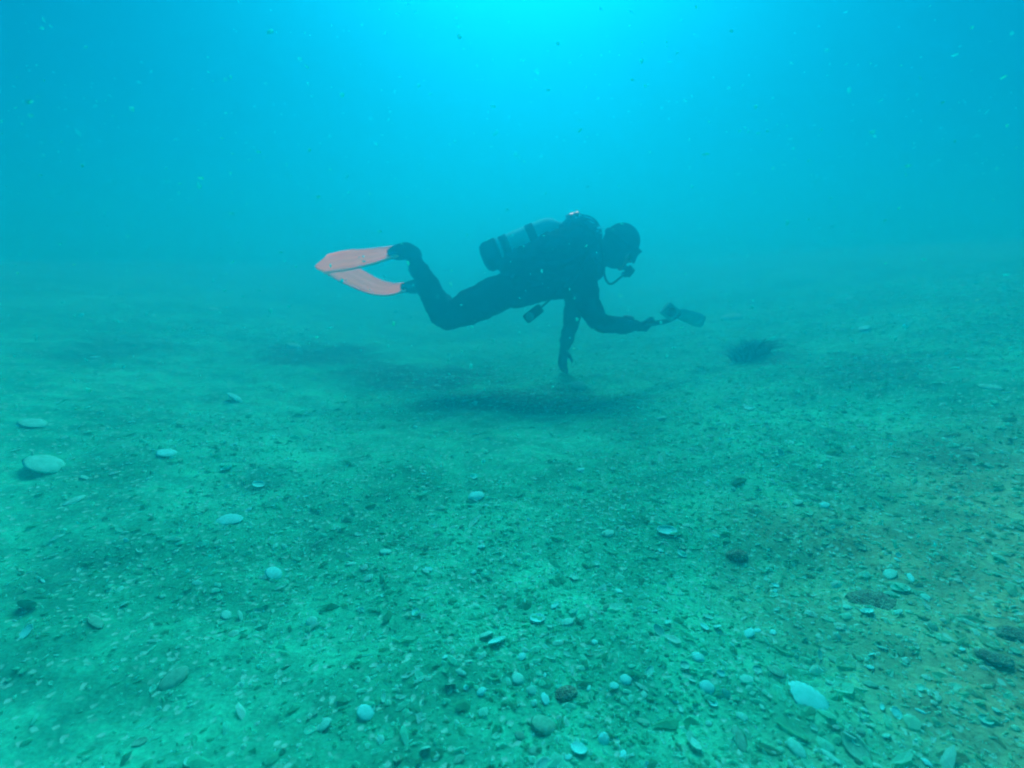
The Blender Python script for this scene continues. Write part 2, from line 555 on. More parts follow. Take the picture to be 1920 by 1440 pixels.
GB = 'larger shells that stand out on the seabed'
BIG = [  # px, py, width in px, kind, yaw deg, tilt deg, axis deg, label
    (1510, 1316, 80, 'broken_w', -35, 14, 180, 'largest bright white broken shell among the gravel at lower right'),
    (85, 880, 92, 'clam_c', 10, 22, 10, 'broad pale domed shell at the far left edge, largest on that side'),
    (62, 797, 64, 'clam_c', 5, 6, 0, 'flat pale oval shell just behind the broad domed one at far left'),
    (440, 751, 36, 'cockle_w', 0, 30, 0, 'round pale shell on bare sand behind the left pair of oval shells'),
    (313, 852, 50, 'clam_w', -15, 8, 0, 'pale pointed oval shell lying between the round shell and the left edge'),
    (430, 978, 54, 'clam_w', 18, 10, 180, 'wide pale shell with a curved lower edge left of centre'),
    (485, 915, 22, 'cockleup_w', 20, 20, 90, 'small cupped half shell just above the wide pale shell'),
    (893, 934, 33, 'cockle_w', 15, 10, 0, 'lone smooth white shell on open sand in the middle of the seabed'),
    (1405, 767, 28, 'clamup_w', 5, 4, 0, 'hollow oval shell with a bright rim, the farther of the two rimmed ones'),
    (1250, 997, 38, 'clamup_w', -4, 4, 0, 'hollow oval shell with a bright rim, the nearer of the two rimmed ones'),
    (1140, 1001, 28, 'clam_c', 20, 0, 0, 'dull pale clam shell beside the nearer bright-rimmed hollow shell'),
    (514, 1081, 36, 'cockle_w', 20, 20, 0, 'bright domed cockle alone on dark sand in the left half'),
    (932, 1212, 38, 'clamup_w', 25, 18, 10, 'bright hollow clam shell leaning on another in the near centre'),
    (912, 1197, 30, 'cockle_c', 40, 25, 0, 'domed shell under and behind the leaning bright hollow clam'),
    (328, 1281, 54, 'clam_o', 25, 15, 0, 'large olive stained oval shell in the lower left'),
    (610, 1368, 28, 'cockle_c', -50, 18, 0, 'rounded pale cockle near the bottom edge left of centre'),
    (1372, 598, 40, 'cockle_c', 0, 12, 0, 'hazy pale domed shell beyond the handheld camera'),
    (1620, 616, 48, 'mussel_w', 2, 6, 0, 'hazy flat pale shell, farthest clear one on the right slope'),
    (1250, 1176, 23, 'clamup_w', -62, 24, 100, 'tilted hollow clam with a crisp white rim in the gravel bank'),
    (1308, 1240, 25, 'cockle_w', -20, 12, 0, 'clean white cockle, upper of two close together in the gravel bank'),
    (1283, 1256, 19, 'cockleup_c', 10, 15, 0, 'small cream cupped cockle touching the clean white cockle'),
    (1173, 1280, 23, 'cockle_w', 0, 10, 0, 'bright white button-like cockle in the middle of the gravel bank'),
    (903, 1307, 19, 'cockle_w', 70, 10, 0, 'small bright egg-shaped cockle below the leaning hollow clam'),
    (971, 1282, 27, 'cockle_c', 0, 10, 0, 'dull round cockle below the leaning hollow clam'),
    (1022, 1322, 25, 'clam_w', 30, 15, 0, 'wedge shaped white clam beside a dark hollow near the bottom'),
    (1325, 1298, 28, 'cockle_w', -10, 12, 0, 'white cockle with flat top left of the large broken shell'),
    (1400, 1278, 30, 'clam_c', -20, 12, 0, 'cream clam shell just left above the large broken shell'),
    (1385, 1395, 52, 'mussel_o', -48, 10, 0, 'long olive mussel shell near the bottom edge right of centre'),
    (1602, 1412, 60, 'clamup_o', -35, 6, 0, 'large hollow clam half under gravel at the bottom right edge'),
    (1492, 1413, 38, 'clam_c', -55, 12, 0, 'cream clam at the bottom edge below the large broken shell'),
    (1556, 1425, 40, 'mussel_c', -40, 8, 0, 'slender cream shell between two clams at the bottom edge'),
    (1300, 1408, 36, 'clamup_c', -35, 10, 0, 'hollow cream clam at the bottom edge left of the olive mussel'),
    (1668, 1080, 34, 'clam_c', -12, 8, 0, 'pale clam, left one of two side by side on the right slope'),
    (1706, 1090, 26, 'mussel_w', -15, 5, 0, 'thin white shell, right one of two side by side on the right slope'),
    (585, 1167, 23, 'cockle_c', 80, 12, 0, 'upright pale shell with a broken corner left of the gravel bank'),
    (180, 1173, 52, 'mussel_o', 22, 8, 0, 'long stained mussel shell low on the left side'),
    (425, 1158, 27, 'clam_c', 25, 6, 0, 'oval cream clam between the long stained mussel and the centre'),
    (1855, 729, 44, 'mussel_c', 2, 8, 0, 'flat narrow shell by the right edge halfway up the slope'),
    (1085, 728, 32, 'cockle_c', 0, 20, 0, 'hazy round shell just in front of the hand touching the seabed'),
    (550, 650, 30, 'cockle_c', 0, 10, 0, 'hazy pale shell on the seabed below the orange fins'),
    (1240, 787, 22, 'cockle_c', 0, 15, 0, 'hazy cockle midway between the hand and the farther rimmed shell'),
    (1545, 952, 22, 'cockle_w', 0, 14, 0, 'round white cockle on the right slope, upper one of a loose row'),
    (1495, 948, 22, 'cockle_c', 0, 14, 0, 'round dull cockle left of the loose row on the right slope'),
    (1480, 832, 24, 'clam_c', 0, 5, 0, 'low dull clam at the middle of the right slope'),
    (1630, 1290, 26, 'clam_o', -30, 5, 0, 'rounded stained clam right of the large broken shell'),
    (1455, 1262, 34, 'cockle_o', 10, 8, 0, 'dark stained cockle directly above the large broken shell'),
    (1345, 1185, 24, 'clamup_w', -60, 30, 60, 'thin rimmed half shell, one of an open pair in the gravel'),
    (723, 1038, 25, 'cockle_c', 60, 10, 0, 'faint oval cockle on smooth sand left of centre'),
    (1065, 1170, 24, 'cockle_c', 0, 10, 0, 'dull cockle at the head of the gravel bank'),
    (1040, 1142, 20, 'clam_w', -20, 10, 0, 'white clam at the head of the gravel bank'),
    (780, 1155, 19, 'cockleup_w', 0, 15, 0, 'small rimmed cockle standing apart left of the gravel bank'),
    (140, 940, 42, 'mussel_c', 15, 5, 0, 'narrow pale shell lying right of the broad domed one'),
    (400, 580, 30, 'clam_c', 5, 5, 0, 'very faint pale shell far off to the left'),
    (835, 1240, 17, 'clam_w', 40, 15, 0, 'tiny white clam left of the leaning hollow clam'),
]
for px, py, wpx, kind, yaw, tilt, ax, lab in BIG:
    p, t = G(px, py)
    place_shell(kind, p.x, p.y, 0.5 * wpx * t / FOC * 1.0, R(yaw), R(tilt), R(ax), 0.06, lab, GB)

GS = {'cockle': ('cockle lying domed side up', 'cockles lying domed side up'), 'cockleup': ('cockle lying hollow side up', 'cockles lying hollow side up'),
      'clam': ('clam valve lying domed side up', 'clam valves lying domed side up'), 'clamup': ('clam valve lying hollow side up', 'clam valves lying hollow side up'),
      'mussel': ('narrow shell', 'narrow shells'), 'broken': ('broken piece of shell', 'broken pieces of shell')}
MC = {'w': 'whitish', 'c': 'cream', 'o': 'stained olive'}
taken = [(G(b[0], b[1])[0], 0.5 * b[2] * G(b[0], b[1])[1] / FOC) for b in BIG]
cnt = 0
while cnt < 240:
    px, py = (random.gauss(1180, 330) if random.random() < 0.45 else random.uniform(-60, 1980)), 560 + 900 * random.random() ** 0.62
    if not -60 < px < 1980: continue
    p, t = G(px, py)
    if random.random() > float(density_map(np.array([p.x]), np.array([p.y]))[0]) + 0.12: continue
    half = min(0.024, max(0.006, random.lognormvariate(math.log(0.0080), 0.38))) * (1 + 0.12 * t)
    if any((p - q).length < (r + half) * 1.02 for q, r in taken): continue
    k = random.choices(['cockle', 'cockleup', 'clam', 'clamup', 'mussel', 'broken'], [3, 4, 3, 5, 3, 6])[0]
    mc = random.choices(['w', 'c', 'o'], [5, 6, 2])[0]
    taken.append((p, half))
    place_shell(k + '_' + mc, p.x, p.y, half, random.uniform(0, 6.28), random.gauss(0, 0.45), random.uniform(0, 6.28), 0.16,
                'small %s %s, scattered loose in the gravel' % (MC[mc], GS[k][0]), 'small scattered %s %s' % (MC[mc], GS[k][1]))
    cnt += 1

# ------------------------------------------------------------------ stones and weed


def stone(px, py, wpx, squash, yaw, label, seed):
    p, t = G(px, py)
    half = 0.5 * wpx * t / FOC
    bm = bmesh.new()
    bmesh.ops.create_icosphere(bm, subdivisions=4, radius=1)
    rs = random.Random(seed)
    ph = [rs.uniform(0, 6) for _ in range(6)]
    for v in bm.verts:
        c = v.co
        f = 1 + 0.13 * math.sin(2.3 * c.x + ph[0]) * math.sin(2.1 * c.y + ph[1]) + 0.07 * math.sin(5 * c.y + ph[2]) * math.sin(4.5 * c.z + ph[3]) \
            + 0.05 * math.sin(11 * c.x + ph[4]) * math.sin(12 * c.y + ph[5]) + 0.03 * math.sin(23 * c.x + ph[1]) * math.sin(19 * c.y + 9 * c.z + ph[2])
        v.co = Vector((c.x * f * half, c.y * f * half * 0.7, c.z * f * half * squash))
    o = obj('stone', bm, M_stone)
    o.location = (p.x, p.y, p.z + half * squash * 0.15)
    o.rotation_euler = (0, 0, R(yaw))
    tag(o, label, 'stone', 'dark stones on the seabed')


stone(1640, 1132, 90, 0.22, -12, 'long low dark stone on the right slope above the large broken shell', 1)
stone(1382, 1046, 42, 0.5, 0, 'round dark stone on the slope right of the nearer rimmed shell', 2)
stone(1862, 1243, 56, 0.28, -25, 'dark stone near the right edge, lower of two there', 3)
stone(1905, 1200, 66, 0.28, -20, 'dark stone cut by the right edge, upper of two there', 4)
stone(1060, 1306, 46, 0.4, 20, 'dark lump standing in for a dark hollow in the gravel bank beside the wedge shaped clam', 5)  # dark lump added in place of a dark hole in the gravel


def weed(px, py, wpx, hpx, label, seed, blades=150):
    p, t = G(px, py)
    hw, h = 0.5 * wpx * t / FOC, hpx * t / FOC
    rs = random.Random(seed)
    bm = bmesh.new()
    for i in range(blades):
        a, rr = rs.uniform(0, 6.28), hw * math.sqrt(rs.random()) * 0.7
        bx, by = math.cos(a) * rr, math.sin(a) * rr * 0.7
        bz = hz(p.x + bx, p.y + by) - p.z - 0.01
        L = h * rs.uniform(0.45, 1.15) * (1.15 - rr / hw * 0.6)
        dx, dy = rs.gauss(0, .5) + bx / hw * 0.6, rs.gauss(0, .5)
        wd = rs.uniform(0.003, 0.008); tx = rs.uniform(0, 3.14)
        prev = None
        for s in range(5):
            f = s / 4
            c = Vector((bx + dx * L * f * f, by + dy * L * f * f, bz + L * f * (1 - 0.25 * f) + 0.01 * math.sin(5 * f + a)))
            ww = wd * (0.5 + math.sin(math.pi * min(1, f * 0.8 + 0.15)) * 0.8) * (1 - f * 0.5)
            sd = Vector((math.cos(tx + f), math.sin(tx + f), 0.2)) * ww
            cur = (bm.verts.new(c - sd), bm.verts.new(c + sd))
            if prev: bm.faces.new((prev[0], prev[1], cur[1], cur[0]))
            prev = cur
    o = obj('seaweed_clump', bm, M_weed)
    o.location = p
    tag(o, label, 'seaweed', 'dark seaweed clumps')


weed(1408, 668, 92, 42, 'bushy dark seaweed clump on the seabed beyond the handheld camera', 31, 500)

# ------------------------------------------------------------------ the diver
YD = 3.4
PXM = YD / FOC / math.cos(PITCH) * 1.0   # rough metres per photo pixel at the diver


def ell(bm, c, r, rot=None, seg=24, ring=16):
    m = Matrix.Translation(c) @ (rot.to_matrix().to_4x4() if rot else Matrix.Identity(4)) @ Matrix.Diagonal((*r, 1))
    bmesh.ops.create_uvsphere(bm, u_segments=seg, v_segments=ring, radius=1, matrix=m)


def frame_for(d, up=Vector((0, 1, 0))):
    z = d.normalized()
    y = (up - z * up.dot(z))
    if y.length < 1e-4: y = Vector((1, 0, 0))
    y.normalize()
    return y.cross(z), y, z


def tube(bm, pts, rad, seg=18, side=1.0, up=Vector((0, 1, 0)), cap=True):
    """closed tube through pts; rad = in-plane radius, side = factor for the y radius"""
    rings = []
    n = len(pts)
    for i, p in enumerate(pts):
        d = pts[min(i + 1, n - 1)] - pts[max(i - 1, 0)]
        x, y, z = frame_for(d, up)
        sd = side[i] if isinstance(side, (list, tuple)) else side
        rings.append([bm.verts.new(p + x * math.cos(2 * math.pi * k / seg) * rad[i] + y * math.sin(2 * math.pi * k / seg) * rad[i] * sd) for k in range(seg)])
    for a, b in zip(rings, rings[1:]):
        for k in range(seg):
            j = (k + 1) % seg
            bm.faces.new((a[k], a[j], b[j], b[k]))
    if cap:
        bm.faces.new(rings[0][::-1]); bm.faces.new(rings[-1])


def smooth_path(pts, rad, sub=6, side=None):
    P, Q, S = [], [], []
    n = len(pts)
    for i in range(n - 1):
        p0, p1, p2, p3 = pts[max(i - 1, 0)], pts[i], pts[i + 1], pts[min(i + 2, n - 1)]
        for s in range(sub):
            t = s / sub
            P.append(0.5 * ((2 * p1) + (p2 - p0) * t + (2 * p0 - 5 * p1 + 4 * p2 - p3) * t * t + (3 * p1 - p0 - 3 * p2 + p3) * t ** 3))
            u = t * t * (3 - 2 * t)
            Q.append(rad[i] + (rad[i + 1] - rad[i]) * u)
            if side: S.append(side[i] + (side[i + 1] - side[i]) * u)
    P.append(pts[-1]); Q.append(rad[-1])
    if side: S.append(side[-1]); return P, Q, S
    return P, Q


def limb(bm, pts, rad, side=1.0, seg=20):
    P, Q = smooth_path(pts, rad)
    tube(bm, P, Q, seg, side)
    ell(bm, P[0], (Q[0],) * 3); ell(bm, P[-1], (Q[-1],) * 3)


def box(bm, c, size, rot=None, bev=0.0):
    m = Matrix.Translation(c) @ (rot.to_matrix().to_4x4() if rot else Matrix.Identity(4)) @ Matrix.Diagonal((*size, 1))
    r = bmesh.ops.create_cube(bm, size=1, matrix=m)
    if bev:
        es = set(e for v in r['verts'] for e in v.link_edges)
        bmesh.ops.bevel(bm, geom=list(es), offset=bev, segments=3, affect='EDGES', profile=0.6)


def remeshed(name, bm, mats, voxel, smooth_it=4, parent=None):
    """fuse everything in bm into ONE continuous skin"""
    me = bpy.data.meshes.new(name + '_tmp')
    bm.to_mesh(me); bm.free()
    t = bpy.data.objects.new('tmp', me)
    col.objects.link(t)
    m = t.modifiers.new('r', 'REMESH'); m.mode = 'VOXEL'; m.voxel_size = voxel; m.use_smooth_shade = True
    s = t.modifiers.new('s', 'SMOOTH'); s.iterations = smooth_it; s.factor = 0.5
    dg = bpy.context.evaluated_depsgraph_get()
    out = bpy.data.meshes.new_from_object(t.evaluated_get(dg))
    bpy.data.objects.remove(t)
    out.name = name
    out.materials.clear()
    for x in mats: out.materials.append(x)
    out.polygons.foreach_set('use_smooth', [True] * len(out.polygons))
    o = bpy.data.objects.new(name, out)
    return link(o, parent)


def roty(a):
    return Quaternion((0, 1, 0), a)


YR, YL = YD - 0.11, YD + 0.11       # right side of the body is the one nearer the camera
HEAD = W(1163, 463, YD)
FACE = Vector((0.80, -0.05, -0.60)).normalized()       # where the diver looks: ahead and down
CROWN = Vector((0.60, 0, 0.80)).normalized()
RQ = Matrix((FACE, CROWN.cross(FACE), CROWN)).transposed().to_quaternion()   # local x=face, y=side, z=crown


def hp(x, y, z):
    return HEAD + RQ @ Vector((x, y, z))


b = bmesh.new()
# trunk: hips - waist - ribs - shoulders, wider across (y) than deep
tp = [W(925, 545, YD), W(965, 541, YD), W(1010, 530, YD), W(1055, 517, YD), W(1092, 500, YD), W(1112, 488, YD)]
P, Q, S = smooth_path(tp, [0.086, 0.128, 0.124, 0.142, 0.126, 0.080], 6, [1.5, 1.38, 1.30, 1.32, 1.55, 1.4])
tube(b, P, Q, 32, S)
ell(b, W(935, 545, YR + 0.01), (0.11, 0.09, 0.10)); ell(b, W(935, 545, YL - 0.01), (0.11, 0.09, 0.10))   # buttocks
# neck and head
limb(b, [W(1100, 492, YD), W(1128, 478, YD), HEAD + RQ @ Vector((-0.03, 0, -0.04))], [0.085, 0.066, 0.062])
ell(b, hp(-0.012, 0, 0.025), (0.104, 0.080, 0.108), RQ)        # skull
ell(b, hp(0.028, 0, -0.055), (0.068, 0.058, 0.075), RQ)        # jaw
ell(b, hp(0.082, 0, -0.100), (0.022, 0.026, 0.020), RQ)        # chin
ell(b, hp(0.100, 0, -0.020), (0.022, 0.015, 0.028), RQ)        # nose
ell(b, hp(0.088, 0, -0.066), (0.014, 0.028, 0.011), RQ)        # lips
for sy in (-1, 1):
    ell(b, hp(0.080, sy * 0.032, 0.018), (0.015, 0.016, 0.010), RQ)    # eyes
    ell(b, hp(-0.010, sy * 0.078, -0.008), (0.020, 0.010, 0.032), RQ)  # ears
# right (near) arm: upper arm hangs down, forearm reaches forward
SHR, SHL = W(1092, 522, YR - 0.06), W(1080, 530, YL + 0.06)
ELR = W(1120, 600, YR - 0.08); WRR = W(1196, 612, YR + 0.12)
limb(b, [SHR, W(1103, 565, YR - 0.08), ELR, W(1150, 609, YR - 0.02), WRR], [0.092, 0.076, 0.064, 0.058, 0.036])
# left (far) arm reaches down to the seabed
WRL = W(1057, 656, YL + 0.36)
ELL_ = W(1071, 606, YL + 0.22)
limb(b, [SHL, W(1076, 570, YL + 0.15), ELL_, W(1064, 632, YL + 0.30), WRL], [0.088, 0.070, 0.058, 0.052, 0.034])
# legs
KNR, ANR = W(836, 594, YR), W(775, 486, YR - 0.02)
KNL, ANL = W(848, 590, YL), W(800, 540, YL + 0.26)
limb(b, [W(938, 548, YR), W(885, 574, YR), KNR, W(812, 555, YR), W(790, 512, YR), ANR], [0.112, 0.112, 0.080, 0.078, 0.062, 0.046])
limb(b, [W(945, 550, YL), W(890, 575, YL), KNL, W(828, 565, YL + 0.12), W(812, 552, YL + 0.2), ANL], [0.110, 0.106, 0.076, 0.070, 0.060, 0.046])
# feet inside the fins
FTR = W(742, 474, YR - 0.02); FTL = W(768, 538, YL + 0.30)
limb(b, [W(779, 478, YR - 0.02), W(760, 470, YR - 0.02), FTR], [0.036, 0.042, 0.026], 1.1)
limb(b, [W(806, 536, YL + 0.26), W(790, 536, YL + 0.28), FTL], [0.036, 0.040, 0.026], 1.1)


def hand(bm, wr, fwd, palm_n, side, curl, sc=1.0):
    """palm + four unequal fingers + thumb, chains rooted in the palm. fwd along the hand, palm_n out of the palm, side = thumb side"""
    f, n = fwd.normalized(), palm_n.normalized()
    s = side.normalized()
    def q(a, b_, c): return wr + (f * a + s * b_ + n * c) * sc
    P = [q(0, 0, 0), q(.03, 0, .002), q(.06, 0, .004), q(.088, 0, .005)]
    for off in (-.026, -.009, .009, .026):
        tube(bm, [p + s * off * (0.6 + 0.4 * i / 3) * sc for i, p in enumerate(P)], [.016 * sc, .017 * sc, .016 * sc, .013 * sc], 10)
    for off, L, dc in ((-.030, .056, .1), (-.010, .070, 0), (.010, .076, 0), (.029, .068, -.08)):
        a, pt = 0.15 + dc, q(.082, off, .004)
        pts = [pt]
        for seg, frac in enumerate((.45, .32, .23)):
            a += curl * (0.8 + 0.25 * seg)
            pt = pt + (f * math.cos(a) + n * math.sin(a) + s * off * 0.8) * L * frac * 1.15 * sc
            pts.append(pt)
        tube(bm, pts, [.0105 * sc, .0100 * sc, .0090 * sc, .0070 * sc], 10)
        ell(bm, pts[-1], (.0072 * sc,) * 3, None, 10, 8)
    tpts = [q(.022, .030, .004), q(.046, .052, .014), q(.068, .060, .030), q(.084, .056, .044)]
    tube(bm, tpts, [.014 * sc, .0125 * sc, .011 * sc, .008 * sc], 10)
    ell(bm, tpts[-1], (.008 * sc,) * 3, None, 10, 8)


hand(b, WRR, Vector((0.82, 0.50, -0.20)), Vector((0.1, 0.55, 0.80)), Vector((0.1, -0.75, 0.50)), 0.62, 1.12)
hand(b, WRL, Vector((-0.12, -0.05, -0.95)), Vector((0.55, -0.8, -0.1)), Vector((0.8, 0.55, 0)), 0.30, 1.1)
person = remeshed('person', b, [M_neo, M_skin], 0.0065, 4)


def rumple(o, amp, f, keep=None):
    """folds and creases: pushes the skin in and out along its normals"""
    from mathutils import noise
    me = o.data
    nv = len(me.vertices)
    co, no = np.empty(nv * 3), np.empty(nv * 3)
    me.vertices.foreach_get('co', co); me.vertices.foreach_get('normal', no)
    co, no = co.reshape(-1, 3), no.reshape(-1, 3)
    for i in range(nv):
        c = Vector(co[i])
        if keep and keep(c): continue
        n_ = noise.noise(Vector((c.x * f, c.y * f, c.z * f * 1.6))) + 0.5 * noise.noise(Vector((c.x * f * 2.7, c.y * f * 2.3, c.z * f * 4.1)))
        co[i] += no[i] * (amp * n_)
    me.vertices.foreach_set('co', co.ravel()); me.update()


rumple(person, 0.010, 11.0, lambda c: (c - HEAD).length < 0.19 or (c - WRR).length < 0.22 and c.x > WRR.x or c.z < WRL.z)
me = person.data
mi = []
RQi = RQ.inverted()
for pol in me.polygons:
    l = RQi @ (pol.center - HEAD)
    mi.append(1 if (l.x > 0.045 and abs(l.y) < 0.075 and -0.125 < l.z < 0.085 and pol.center.x > HEAD.x - 0.1) else 0)
me.polygons.foreach_set('material_index', mi)
tag(person, 'scuba diver in black wetsuit and hood swimming low over the seabed, one arm reaching forward', 'diver')

# hood: follows the skull, leaves the face open
b = bmesh.new()
ell(b, hp(-0.014, 0, 0.026), (0.113, 0.090, 0.117), RQ, 36, 24)
ell(b, hp(0.004, 0, -0.055), (0.086, 0.074, 0.085), RQ, 36, 24)
tube(b, [W(1108, 488, YD), W(1126, 479, YD), hp(-0.03, 0, -0.03)], [0.088, 0.076, 0.078], 24)
hood = remeshed('hood', b, [M_neo], 0.007, 5)
bm = bmesh.new(); bm.from_mesh(hood.data)
dele = [f for f in bm.faces if (lambda l: l.x > 0.052 and (l.y / 0.062) ** 2 + ((l.z + 0.02) / 0.078) ** 2 < 1)(RQi @ (f.calc_center_median() - HEAD))]
bmesh.ops.delete(bm, geom=dele, context='FACES')
bm.to_mesh(hood.data); bm.free()
sm = hood.modifiers.new('thickness', 'SOLIDIFY'); sm.thickness = 0.005; sm.offset = 1
hood.parent = person

# mask
b = bmesh.new()
bmesh.ops.create_cone(b, cap_ends=False, segments=40, radius1=0.078, radius2=0.070, depth=0.050)
for v in b.verts:
    x, y, z = v.co
    v.co = Vector((z + 0.105 - 0.9 * x * x * 0 - 3.0 * y * y, y * 1.06, x * 0.62 + 0.016))
bmesh.ops.solidify(b, geom=b.faces[:], thickness=0.006)
bmesh.ops.transform(b, matrix=Matrix.Translation(HEAD) @ RQ.to_matrix().to_4x4(), verts=b.verts)
mask = obj('mask', b, M_rubber, person)
b = bmesh.new()
for sy in (-1, 1):
    m = Matrix.Translation(hp(0.118 - 0.004, sy * 0.036, 0.016)) @ RQ.to_matrix().to_4x4() @ Matrix.Rotation(sy * 0.18, 4, 'Z') @ Matrix.Rotation(math.pi / 2, 4, 'Y') @ Matrix.Diagonal((1.15, 1, 1, 1))
    bmesh.ops.create_cone(b, cap_ends=True, segments=28, radius1=0.031, radius2=0.031, depth=0.004, matrix=m)
obj('lens', b, M_glass, mask)
b = bmesh.new()
P = [hp(0.095 * math.cos(a) - 0.01, 0.097 * math.sin(a), 0.030 + 0.012 * math.cos(a) * -1) for a in [R(38 + i * 284 / 28) for i in range(29)]]
P = [HEAD + RQ @ Vector((-0.014 + 0.124 * math.cos(a), 0.099 * math.sin(a), 0.030)) for a in [R(42 + i * 276 / 28) for i in range(29)]]
tube(b, P, [0.005] * len(P), 8, 3.0, CROWN)
obj('mask_strap', b, M_rubber, mask)

# weight belt, wrist computer
b = bmesh.new()
c0, c1 = W(968, 541, YD), W(978, 539, YD)
x, y, z = frame_for(c1 - c0)
for k in range(2): pass
ringA = []
for i, c in enumerate((c0 - z * 0.022, c0 - z * 0.022, c0 + z * 0.022, c0 + z * 0.022)):
    rr = (0.118, 0.127, 0.127, 0.118)[i]
    ringA.append([b.verts.new(c + x * math.cos(a) * rr + y * math.sin(a) * rr * 1.37) for a in [2 * math.pi * k / 40 for k in range(40)]])
for i in range(4):
    A, B = ringA[i], ringA[(i + 1) % 4]
    for k in range(40):
        b.faces.new((A[k], A[(k + 1) % 40], B[(k + 1) % 40], B[k]))
belt = obj('weight_belt', b, M_nylon, person, False)
for a in (150, 185, 230, 265):
    b = bmesh.new()
    aa = R(a)
    box(b, c0 + x * math.cos(aa) * 0.137 + y * math.sin(aa) * 0.137 * 1.37, (0.045, 0.03, 0.05), Matrix((x * math.cos(aa) + y * math.sin(aa), (-x * math.sin(aa) + y * math.cos(aa)), z)).transposed().to_quaternion(), 0.006)
    obj('weight', b, M_plastic, belt)
b = bmesh.new()
wc = W(1178, 603, YR + 0.08)
ax = (WRR - ELR).normalized()
fx, fy, fz = frame_for(ax)
box(b, wc + Vector((0, 0, 0.018)), (0.066, 0.060, 0.034), roty(-R(-6)), 0.008)
tube(b, [wc + Vector((0, 0, -.02)) - ax * 0.015, wc + Vector((0, 0, -.02)) + ax * 0.015], [0.049, 0.047], 24)
comp = obj('wrist_computer', b, M_plastic, person)
b = bmesh.new()
box(b, wc + Vector((0.001, 0, 0.0365)), (0.046, 0.042, 0.004), roty(R(6)), 0.001)
obj('screen', b, M_glass, comp, False)

# ---- fins


def fin(pts, wdir, w0, w1, foot_pts, label):
    n = len(pts)
    P, Q = smooth_path(pts, [1] * n, 8)
    m = len(P)
    b = bmesh.new()
    rows = []
    K = 14
    for i, p in enumerate(P):
        f = i / (m - 1)
        d = (P[min(i + 1, m - 1)] - P[max(i - 1, 0)]).normalized()
        wv = (wdir - d * wdir.dot(d)).normalized()
        nn = d.cross(wv)
        w = w0 + (w1 - w0) * min(1, f * 1.5) ** 0.8
        if f > 0.93: w *= 1 - 0.12 * ((f - 0.93) / 0.07) ** 2
        row = []
        for sgn in (1, -1):
            for k in range(K + 1):
                g = k / K * 2 - 1
                g2 = g * sgn
                ext = -0.035 * (1 - g2 * g2) if False else 0.030 * math.cos(g2 * math.pi) * f ** 6     # scalloped trailing edge
                rib = 0.0035 * max(0, math.cos(g2 * 3.0 * math.pi)) * min(1, f * 3) * (1 - f * 0.5)
                th = 0.004 * (1 - 0.5 * f) + rib + 0.002
                row.append(b.verts.new(p + wv * g2 * w * 0.5 + nn * th * sgn + d * ext))
        rows.append(row)
    T = 2 * (K + 1)
    for A, B in zip(rows, rows[1:]):
        for k in range(T):
            b.faces.new((A[k], A[(k + 1) % T], B[(k + 1) % T], B[k]))
    b.faces.new(rows[0][::-1]); b.faces.new(rows[-1])
    bmesh.ops.recalc_face_normals(b, faces=b.faces)
    fo = obj('fin', b, M_fin, person)
    fo['label'] = label
    for sgn in (-1, 1):                                  # side rails
        b = bmesh.new()
        E = []
        for i, p in enumerate(P[:int(m * 0.86)]):
            f = i / (m - 1)
            d = (P[min(i + 1, m - 1)] - P[max(i - 1, 0)]).normalized()
            wv = (wdir - d * wdir.dot(d)).normalized()
            w = w0 + (w1 - w0) * min(1, f * 1.5) ** 0.8
            E.append(p + wv * sgn * w * 0.5)
        tube(b, E, [0.011 - 0.006 * i / len(E) for i in range(len(E))], 10)
        obj('side_rail', b, M_fin2, fo)
    b = bmesh.new()
    A, Rr = smooth_path(foot_pts, [0.046, 0.054, 0.050, 0.030], 5)
    tube(b, A, Rr, 20, 1.15)
    ell(b, A[0], (0.046,) * 3)
    remeshed('foot_pocket', b, [M_rubber], 0.007, 3, fo)
    return fo


yr, yl = YR - 0.02, YL + 0.30
fin([W(748, 471, yr), W(715, 478, yr), W(675, 485, yr - .01), W(635, 490, yr - .02), W(600, 498, yr - .03)],
    Vector((0.05, 0.86, 0.50)), 0.095, 0.245,
    [W(776, 476, yr), W(762, 471, yr), W(747, 473, yr), W(728, 477, yr)], 'orange fin held higher, nearer to the camera')
fin([W(762, 538, yl), W(730, 543, yl), W(695, 535, yl), W(655, 515, yl), W(618, 497, yl)],
    Vector((0.1, 0.84, 0.48)), 0.085, 0.225,
    [W(800, 535, yl - .03), W(788, 536, yl - .01), W(773, 538, yl), W(752, 540, yl)], 'orange fin hanging lower, on the far leg')

# ---- buoyancy vest (worn): back wing, shoulder straps, cummerbund
b = bmesh.new()
tube(b, *smooth_path([W(938, 507, YD), W(985, 487, YD), W(1038, 466, YD), W(1085, 452, YD), W(1114, 456, YD)], [0.058, 0.100, 0.110, 0.102, 0.062]), 28, 2.2)
for sy in (-1, 1):
    yy = YD + sy * 0.175
    limb(b, [W(975, 528, yy), W(1010, 518, yy + sy * .01), W(1050, 508, yy + sy * .01), W(1085, 500, yy)], [0.042, 0.062, 0.068, 0.045])
    limb(b, [W(1085, 470, YD + sy * .10), W(1116, 478, YD + sy * .11), W(1122, 502, YD + sy * .12), W(1105, 530, YD + sy * .12)], [0.036, 0.034, 0.032, 0.034])
limb(b, [W(1058, 436, YD), W(1085, 432, YD), W(1112, 442, YD)], [0.070, 0.084, 0.060])
vest = remeshed('buoyancy_vest', b, [M_nylon], 0.008, 3, person)
rumple(vest, 0.022, 12.0)
b = bmesh.new()
